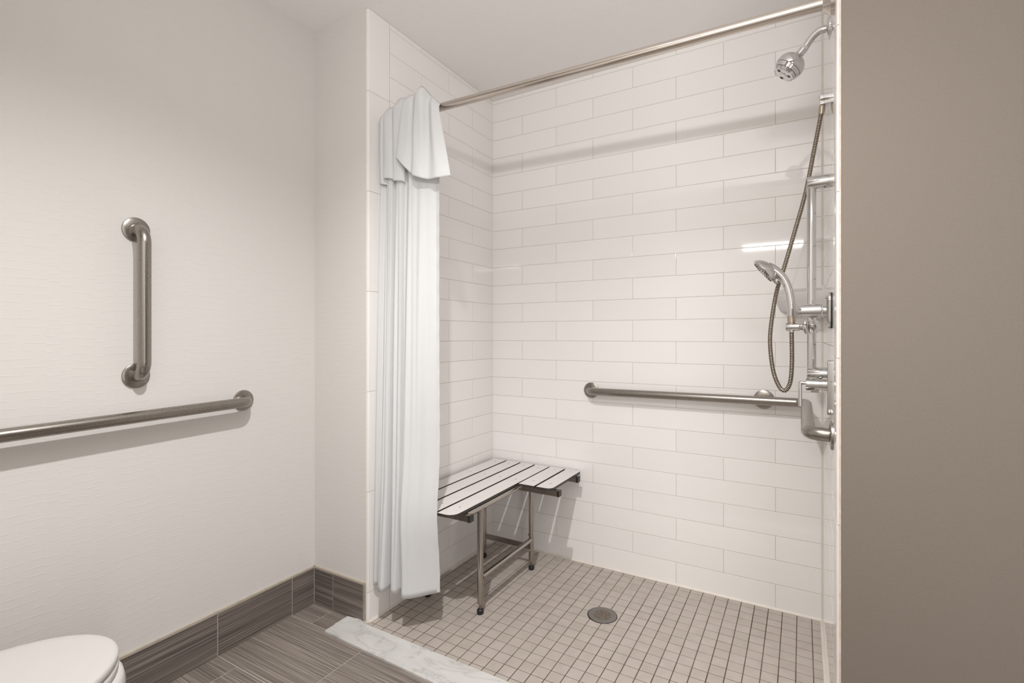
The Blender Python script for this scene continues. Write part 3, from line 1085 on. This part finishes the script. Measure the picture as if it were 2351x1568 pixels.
hose = thing('shower_hose', (1.5806, YO, 1.88), 'ribbed metal shower hose hanging in a long loop', 'hose')
HP_ = [(1.5790, -0.505, 1.8868), (1.5576, -0.5123, 1.7605), (1.5356, -0.5196, 1.6348), (1.5049, -0.5269, 1.5092), (1.4739, -0.5342, 1.3894),
       (1.4526, -0.5415, 1.311), (1.4377, -0.5488, 1.2105), (1.4342, -0.5562, 1.1387), (1.4434, -0.5635, 1.0535), (1.4605, -0.5708, 1.003),
       (1.4777, -0.5781, 0.9903), (1.4925, -0.5854, 1.0185), (1.4975, -0.5927, 1.0847), (1.4965, -0.600, 1.186)]
raw = [Vector(q) for q in spline(HP_, 24)]
acc = [0.0]
for a, b in zip(raw[:-1], raw[1:]):
    acc.append(acc[-1] + (b - a).length)
pitch = 0.0052
path, radii, mis = [], [], []
nr = int(acc[-1] / pitch)
j = 0


def at_len(d):
    global j
    while j < len(acc) - 2 and acc[j + 1] < d:
        j += 1
    t_ = (d - acc[j]) / max(1e-9, acc[j + 1] - acc[j])
    return raw[j].lerp(raw[j + 1], min(max(t_, 0), 1))


for k in range(nr):
    for f, r, mi in ((0.0, 0.0062, 1), (0.50, 0.0062, 0), (0.54, 0.0068, 0), (0.74, 0.0071, 0), (0.95, 0.0068, 0)):
        path.append(at_len((k + f) * pitch)); radii.append(r); mis.append(mi)
MB().tube(path, 0.007, 12, radii=radii, mis=mis).build('ribbed_sleeve', ['hose_light', 'hose_dark'], hose, 60)
MB().lathe(HP_[0], (0.10, 0, 1), [(-0.006, 0.0079), (0.004, 0.0082)], 18).build('ferrule', 'nickel', hose, 40)
MB().lathe((1.4965, YH, 1.1775), (0, 0, 1), [(0, 0.0080), (0.012, 0.0088)], 18).build('ferrule', 'chrome', hose, 40)

# ------------------------------------------------------------------ mixing valve (upper) and diverter with lever (lower)
YV, ZV = -0.72, 1.238
mv = thing('mixing_valve', (W, YV, ZV), 'chrome shower valve with a barrel handle and rounded plate', 'shower valve')
pl = MB()
pl.prism(round_rect(-0.052, 0.052, -0.048, 0.048, (0.026,) * 4, 8), 0.0, 0.009, 0, 0, 0.004)
o = pl.build('gasket', 'rubber', mv, 30)
o.matrix_parent_inverse = Matrix()
o.rotation_euler = (0, -PI / 2, 0)
o.scale = (0.97, 0.97, 0.45)
pl = MB()
pl.prism(round_rect(-0.052, 0.052, -0.048, 0.048, (0.026,) * 4, 8), 0.0038, 0.0135, 0, 0, 0.005)
o = pl.build('plate', 'chrome', mv, 30)
o.matrix_parent_inverse = Matrix()
o.rotation_euler = (0, -PI / 2, 0)
hb = MB().lathe((W - 0.012, YV, ZV), (-1, 0, 0), [(0, 0.0150), (0.008, 0.0150), (0.0085, 0.0185), (0.013, 0.0190), (0.014, 0.0200), (0.060, 0.0192), (0.066, 0.0180), (0.070, 0.0155)], 34).build('handle', 'chrome', mv, 35)
MB().lathe((W - 0.0145, YV - 0.030, ZV + 0.036), (-1, 0, 0), [(-0.002, 0.0035), (0.0008, 0.0035)], 12).build('screw', 'screw', mv)
MB().lathe((W - 0.0145, YV - 0.030, ZV - 0.036), (-1, 0, 0), [(-0.002, 0.0035), (0.0008, 0.0035)], 12).build('screw', 'screw', mv)

YD, ZD = -0.677, 1.018
dv = thing('diverter_valve', (W, YD, ZD), 'chrome lever valve with tall square plate above grab bar', 'shower valve')
pl = MB()
pl.prism(round_rect(-0.077, 0.077, -0.050, 0.050, (0.004,) * 4, 3), 0.0, 0.0105, 0, 0, 0.0016)
o = pl.build('plate', 'chrome', dv, 30)
o.matrix_parent_inverse = Matrix()
o.rotation_euler = (0, -PI / 2, 0)
MB().lathe((W - 0.010, YD, ZD + 0.004), (-1, 0, 0), [(0, 0.0185), (0.012, 0.0185), (0.0125, 0.0165), (0.018, 0.0165), (0.0185, 0.0178), (0.052, 0.0178), (0.053, 0.0168)], 32).build('valve_body', 'chrome', dv, 35)
lv = fillet([(W - 0.055, YD, ZD + 0.008), (W - 0.0775, YD, ZD + 0.008), (W - 0.0775, YD, ZD - 0.062)], 0.003, 4)
MB().tube(lv, 0.0052, 16).build('lever', 'chrome', dv, 40)
MB().box(W - 0.050, W - 0.030, YD - 0.012, YD + 0.012, ZD - 0.0185, ZD - 0.010).build('stop_block', 'polish', dv)

# ------------------------------------------------------------------ curtain
cur = thing('shower_curtain', (0.15, -0.87, 0.15), 'white fabric shower curtain bunched at the rod\'s left end', 'curtain')
bot = [(.004, -.912), (.020, -.930), (.044, -.902), (.064, -.953), (.090, -.952), (.094, -.900), (.122, -.940), (.142, -.940), (.152, -.908),
       (.184, -.948), (.212, -.936), (.245, -.894), (.284, -.838)]
top = [(.008, -.872), (.024, -.886), (.038, -.871), (.060, -.888), (.080, -.888), (.090, -.871), (.112, -.889), (.136, -.888), (.146, -.871),
       (.178, -.889), (.216, -.889), (.262, -.882), (.311, -.874)]
PER = 12
botS, topS = spline(bot, PER), spline(top, PER)
NS = len(botS)


def panel(name, zfun, plan, nt, th, parent, ns):
    mb = MB()
    for i in range(ns):
        for k in range(nt + 1):
            t_ = k / nt
            z = zfun(i, t_)
            x, y = plan(i, t_, z)
            mb.v.append((x, y, z))
    for i in range(ns - 1):
        for k in range(nt):
            mb.quad((i * (nt + 1) + k, (i + 1) * (nt + 1) + k, (i + 1) * (nt + 1) + k + 1, i * (nt + 1) + k + 1))
    o = mb.build(name, 'fabric', parent, 180)
    m = o.modifiers.new('thickness', 'SOLIDIFY')
    m.thickness = th
    m.offset = 0
    return o


def main_plan(i, t_, z):
    f = min(max((2.05 - z) / 1.90, 0), 1)
    fx = f ** 1.15
    tx, ty = topS[i]
    bx, by = botS[i]
    s = i / (NS - 1)
    # the pleats are deepest at the hem
    q = min(max((z - 0.15) / 0.5, 0), 1)
    q = q * q * (3 - 2 * q)
    if s < 0.76:
        by += (-0.932 - by) * 0.55 * q * min(1, (0.76 - s) / 0.1)
    x = tx + (bx - tx) * fx
    y = ty + (by - ty) * fx
    # the bench pushes the free edge outward
    y -= 0.026 * math.exp(-((z - 0.46) / 0.17) ** 2) * max(0, (s - 0.55) / 0.45) ** 0.7 if s > 0.55 else 0
    x += 0.006 * math.exp(-((z - 0.46) / 0.2) ** 2) * (s ** 4)
    # soft secondary folds
    e = math.sin(PI * min(max((2.0 - z) / 1.9, 0), 1))
    y += 0.0045 * e * math.sin(s * 46 + 2.2 * math.sin(z * 1.3)) + 0.0022 * math.sin(s * 95 + z * 2.1) * (0.3 + 0.7 * e)
    x += 0.002 * e * math.sin(s * 31 + z * 2)
    # puckered stitching near the free edge and hem
    if s > 0.93:
        y += 0.0012 * math.sin(z * 210) * (s - 0.93) / 0.07
    return x, y


panel('panel', lambda i, t_: 0.150 + (2.062 - 0.150) * t_, main_plan, 90, 0.0009, cur, NS)

# each row: top x, y, ridge height, bottom x, y, hem height
FL = [(.008, -.884, 2.080, .014, -.893, 1.790), (.024, -.898, 2.090, .034, -.902, 1.788), (.041, -.882, 2.088, .058, -.887, 1.786),
      (.046, -.900, 2.101, .050, -.908, 1.806), (.080, -.900, 2.103, .092, -.905, 1.800), (.088, -.882, 2.096, .102, -.888, 1.794),
      (.099, -.902, 2.120, .104, -.909, 1.790), (.136, -.902, 2.126, .146, -.904, 1.783), (.150, -.884, 2.113, .150, -.890, 1.786),
      (.157, -.905, 2.124, .132, -.922, 1.868), (.196, -.903, 2.124, .170, -.927, 1.836), (.208, -.880, 2.108, .205, -.918, 1.800),
      (.217, -.905, 2.144, .226, -.934, 1.785), (.243, -.905, 2.142, .262, -.933, 1.771), (.262, -.883, 2.114, .290, -.914, 1.765),
      (.287, -.895, 2.093, .335, -.921, 1.762), (.314, -.890, 2.066, .385, -.900, 1.768)]
FS = spline(FL, PER)
NF = len(FS)


def flap_plan(i, t_, z):
    g = 1 - t_
    tx, ty, _, bx, by, _ = FS[i]
    x = tx + (bx - tx) * g ** 0.95
    y = ty + (by - ty) * g ** 0.9
    s_ = i / (NF - 1)
    y += 0.0018 * math.sin(PI * g) * math.sin(s_ * 70 + z * 11)
    if g < 0.14:
        y += 0.020 * (1 - g / 0.14) ** 2        # turns back over the rod
    return x, y


panel('top_flap', lambda i, t_: FS[i][5] + (FS[i][2] - FS[i][5]) * t_, flap_plan, 44, 0.0009, cur, NF)


# the layer behind the rod that closes the rod pocket
def back_plan(i, t_, z):
    tx, ty = FS[i][0], FS[i][1]
    g = 1 - t_
    return tx - 0.004, ty + 0.020 + (-0.836 - ty - 0.020) * min(1, g * 2.0)


panel('rod_pocket', lambda i, t_: 2.060 + (FS[i][2] - 0.002 - 2.060) * t_, back_plan, 14, 0.0009, cur, NF)
# stitched side hem
mb = MB()
n = 80
for k in range(n + 1):
    z = 0.152 + (1.95 - 0.152) * k / n
    x, y = main_plan(NS - 1, 0, z)
    x2, y2 = main_plan(NS - 5, 0, z)
    d = Vector((x - x2, y - y2)).normalized()
    nn = Vector((d.y, -d.x)) * 0.0012
    xa, ya = x + d.x * 0.0008, y + d.y * 0.0008
    xb, yb = x - d.x * 0.013, y - d.y * 0.013
    for (px, py) in ((xa + nn.x, ya + nn.y), (xb + nn.x, yb + nn.y), (xb - nn.x, yb - nn.y), (xa - nn.x, ya - nn.y)):
        mb.v.append((px, py, z))
for k in range(n):
    for i in range(4):
        jj = (i + 1) % 4
        mb.quad((k * 4 + i, k * 4 + jj, (k + 1) * 4 + jj, (k + 1) * 4 + i))
mb.quad((0, 1, 2, 3)); mb.quad((n * 4, n * 4 + 1, n * 4 + 2, n * 4 + 3))
mb.build('side_hem', 'fabric', cur, 30)

# ------------------------------------------------------------------ toilet
TX, TF = 0.0985, -1.848
toi = thing('toilet', (TX, -2.1, 0), 'white toilet with closed lid beside the wallpaper wall', 'toilet')


def egg(a, b, back, n=48, dx=0.0, front=TF):
    """elongated outline: half ellipse in front (length a), straightening to a squared back"""
    pts = []
    yc = front - a
    for k in range(n // 2 + 1):
        th = PI * k / (n // 2)
        pts.append((TX + dx + b * math.cos(th), yc + a * math.sin(th)))
    r = 0.05
    wb_ = b * 0.93
    for k in range(7):
        th = PI + 0.5 * PI * k / 6
        pts.append((TX + dx - wb_ + r + r * math.cos(th), back + r + r * math.sin(th)))
    for k in range(7):
        th = 1.5 * PI + 0.5 * PI * k / 6
        pts.append((TX + dx + wb_ - r + r * math.cos(th), back + r + r * math.sin(th)))
    return pts


def stack(levels, name, mat, parent, close_top=True, close_bot=True):
    mb = MB()
    k = len(levels[0][0])
    for pts, z in levels:
        mb.v += [(x, y, z if not callable(z) else z(x, y)) for x, y in pts]
    for l in range(len(levels) - 1):
        for i in range(k):
            jj = (i + 1) % k
            mb.quad((l * k + i, l * k + jj, (l + 1) * k + jj, (l + 1) * k + i))
    if close_bot:
        mb.quad([i for i in reversed(range(k))])
    if close_top:
        mb.quad([(len(levels) - 1) * k + i for i in range(k)])
    return mb.build(name, mat, parent, 50)


BK = -2.315
L = []
for d, z in ((0.005, 0.4245), (0.001, 0.4255), (0.0, 0.430), (0.0008, 0.4375), (0.004, 0.4412), (0.010, 0.4430), (0.03, 0.4442), (0.08, 0.4450)):
    L.append((egg(0.24 - d, 0.185 - d, BK + d, front=TF - d), z))
stack(L, 'lid', 'seatplastic', toi)
L = [(egg(0.24 - d, 0.185 - d, BK + d, front=TF - d), z) for d, z in ((0.008, 0.398), (0.002, 0.4005), (0.0, 0.406), (0.001, 0.4145), (0.005, 0.419))]
stack(L, 'seat', 'seatplastic', toi)
L = []
for (a, b, fr, back, z) in ((0.10, 0.105, TF - 0.16, -2.42, 0.0), (0.10, 0.105, TF - 0.16, -2.42, 0.02), (0.11, 0.098, TF - 0.14, -2.42, 0.10), (0.15, 0.115, TF - 0.085, -2.42, 0.20),
                            (0.215, 0.162, TF - 0.010, -2.42, 0.27), (0.243, 0.184, TF + 0.011, -2.42, 0.33), (0.247, 0.189, TF + 0.014, -2.42, 0.365), (0.244, 0.187, TF + 0.009, -2.42, 0.386), (0.238, 0.181, TF + 0.001, -2.42, 0.3955), (0.230, 0.172, TF - 0.010, -2.42, 0.398)):
    L.append((egg(a, b, back, front=fr), z))
stack(L, 'bowl', 'porcelain', toi)
tk = stack([(round_rect(TX - 0.215 + d, TX + 0.215 - d, YR + 0.012 + d, -2.395 - d, (0.03,) * 4), z) for d, z in ((0.02, 0.385), (0.008, 0.40), (0.0, 0.72))], 'tank', 'porcelain', toi)
stack([(round_rect(TX - 0.225 + d, TX + 0.225 - d, YR + 0.008 + d, -2.385 - d, (0.032,) * 4), z) for d, z in ((0.004, 0.721), (0.0, 0.725), (0.0, 0.748), (0.008, 0.756))], 'tank_lid', 'porcelain', toi)
MB().tube(fillet([(TX + 0.15, -2.395, 0.67), (TX + 0.15, -2.375, 0.67), (TX + 0.09, -2.372, 0.662)], 0.008, 4), 0.007, 12).build('flush_lever', 'chrome', tk, 40)
for s in (-1, 1):
    MB().tube([(TX + s * 0.08 - 0.02, -2.325, 0.425), (TX + s * 0.08 + 0.02, -2.325, 0.425)], 0.012, 14).build('hinge', 'seatplastic', toi, 40)
